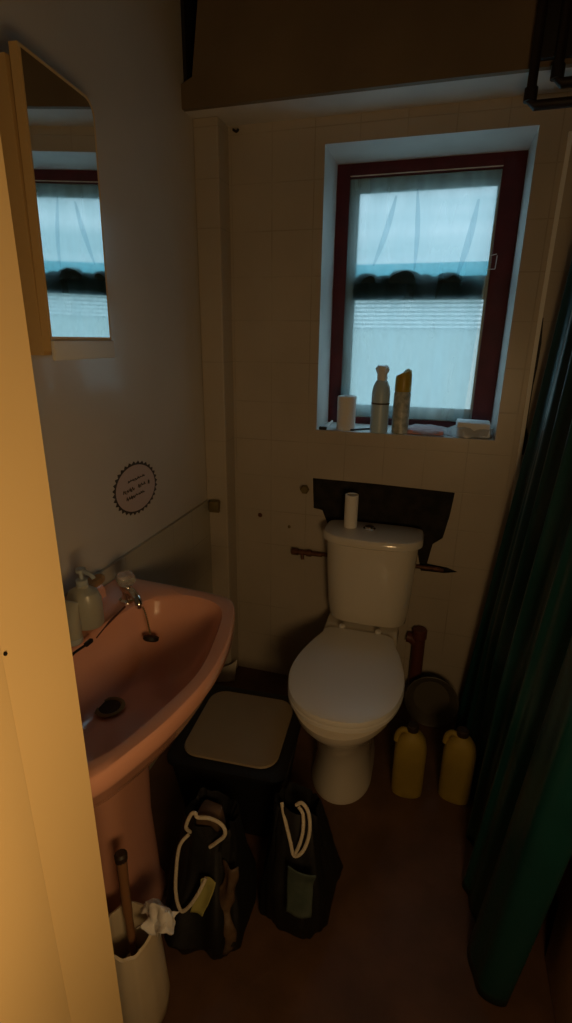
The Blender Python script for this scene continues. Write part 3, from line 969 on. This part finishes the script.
o = empty('wrapped_packet', (-.029, 2.045, SILL))
tag(o, 'clear plastic packet of pink paper lying flat on the sill, right of the cans', 'packet')
crumple(G().box((-.075, -.045, .003), (.06, .045, .018), .005), .006, 25, 4).build('pink_contents', M_PINKP, o)
crumple(G().lathe([(.03, .001), (.095, .006), (.085, .022), (.05, .030), (.01, .034)], 26, (0, 0, 0), 1, .58), .010, 32, 7).build('plastic_wrap', M_CLEAR, o)
o = empty('tissue_packet', (.135, 2.04, SILL))
tag(o, 'white packet in crinkled plastic at the right end of the sill', 'packet')
crumple(G().box((-.060, -.04, .002), (.060, .075, .055), .008), .007, 22, 9).build('white_packet', M_WHITEP, o)
crumple(G().lathe([(.03, .001), (.082, .004), (.080, .030), (.05, .043), (.01, .046)], 26, (-.01, -.012, 0), 1, .50), .012, 34, 3).build('plastic_wrap', M_CLEAR, o)
o = empty('shaving_razor', (-.425, 2.03, SILL))
tag(o, 'small dark and white disposable razor in the left corner of the sill', 'razor')
G().tube([(.0, -.042, .006), (.006, 0, .010), (.016, .055, .022)], [.006, .005, .004], 8, 4).build('handle', M_CANW, o)
G().box((-.016, -.052, .001), (.014, -.036, .013), .003).build('razor_head', M_HOLE, o)
o = G().tube([(-.335, 2.012, SILL + .004), (-.31, 2.005, SILL + .004), (-.29, 2.03, SILL + .004), (-.24, 2.06, SILL + .004), (-.20, 2.055, SILL + .004)], .0035, 8, 4).build('dark_cord', M_DARK)
tag(o, 'short dark cord lying on the sill behind the blue can', 'cord')

# ================================================================== shower curtain, rail, bath
o = empty('shower_curtain', (.21, 1.43, 0))
tag(o, 'dark green vinyl shower curtain hanging in folds on the right', 'shower curtain')
Y0, Y1, ZT = 1.955, .900, 2.00


def curtain(u, v):
    y = Y0 + (Y1 - Y0) * u
    z = .004 + (ZT - .004) * v
    near = u
    x = .212 + .012 * near + (.077 + .045 * near * near) * z * (1 - .16 * near * z) + .020 * (1 - near) * min(z, 1.2)
    x += .040 * math.exp(-((y - 1.50) / .22) ** 2) * max(0, 1 - z / .55)
    amp = .014 + .012 * v
    ph = u * 2 * PI * 6.5 + .9 * math.sin(u * 5) + .35 * math.sin(v * 3)
    x += amp * math.sin(ph) + .006 * math.sin(ph * 2.3 + v * 2)
    y += .010 * math.cos(ph)
    if u > .86:                                   # the free edge curls back round towards the bath
        t = (u - .86) / .14
        y = Y0 + (Y1 - Y0) * (.86 + .14 * math.sin(t * 2.2) / 1.0) + .010 * math.cos(ph) * (1 - t)
        x += .060 * t * t + .012 * t
    return (x - .21, y - 1.43, z)


G().sheet(170, 60, curtain).build('curtain_sheet', M_CURT, o, solid=.0016)
for k in range(8):
    u = (k + .3) / 8.2
    x, y, z = curtain(u, 1)
    G().tube([(x + .018 * math.cos(a), y, 2.035 + .018 * math.sin(a)) for a in [2 * PI * j / 20 for j in range(20)]], .002, 6, closed=True).build('ring', M_TRIM, o)
o = empty('curtain_rail', (.37, 1.2, 2.05))
tag(o, 'pale shower rail carrying the green curtain', 'rail')
G().tube([(.0, .776, -.006), (0, -.4, -.006), (0, -.776, -.006)], .010, 12).build('rail', M_TRIM, o)
G().lathe([(.025, 0), (.025, .008)], 16).build('rail_flange', M_TRIM, o, xf=Matrix.Translation((0, .779, -.006)) @ R90)

o = empty('bathtub', (.80, 1.2, 0))
tag(o, 'bathtub with a brown side panel behind the green curtain', 'bathtub')
bx = [rr(.345, .765, .03, .50), rr(.345, .765, .03, .535), rr(.335, .755, .03, .54), rr(.275, .69, .10, .54), rr(.265, .68, .10, .525), rr(.22, .60, .12, .20), rr(.18, .55, .12, .16), rr(.02, .05, .02, .155)]
G().loft(bx, False, True).build('tub', M_WHITEC, o)
G().box((-.335, -.76, .0), (-.322, .76, .50), .002).build('bath_panel', M_BATH, o)

o = crumple(G().sheet(12, 12, lambda u, v: (-.055 + .115 * u, .04 * v * u - .02, .004 + .085 * v * (1 - .45 * (1 - u)) + .03 * u)), .008, 24, 3).build('lino_offcut', M_TRIM, solid=.002)
o.location = (-.815, 1.84, 0)
tag(o, 'pale curled offcut leaning in the floor corner under the basin', 'offcut')
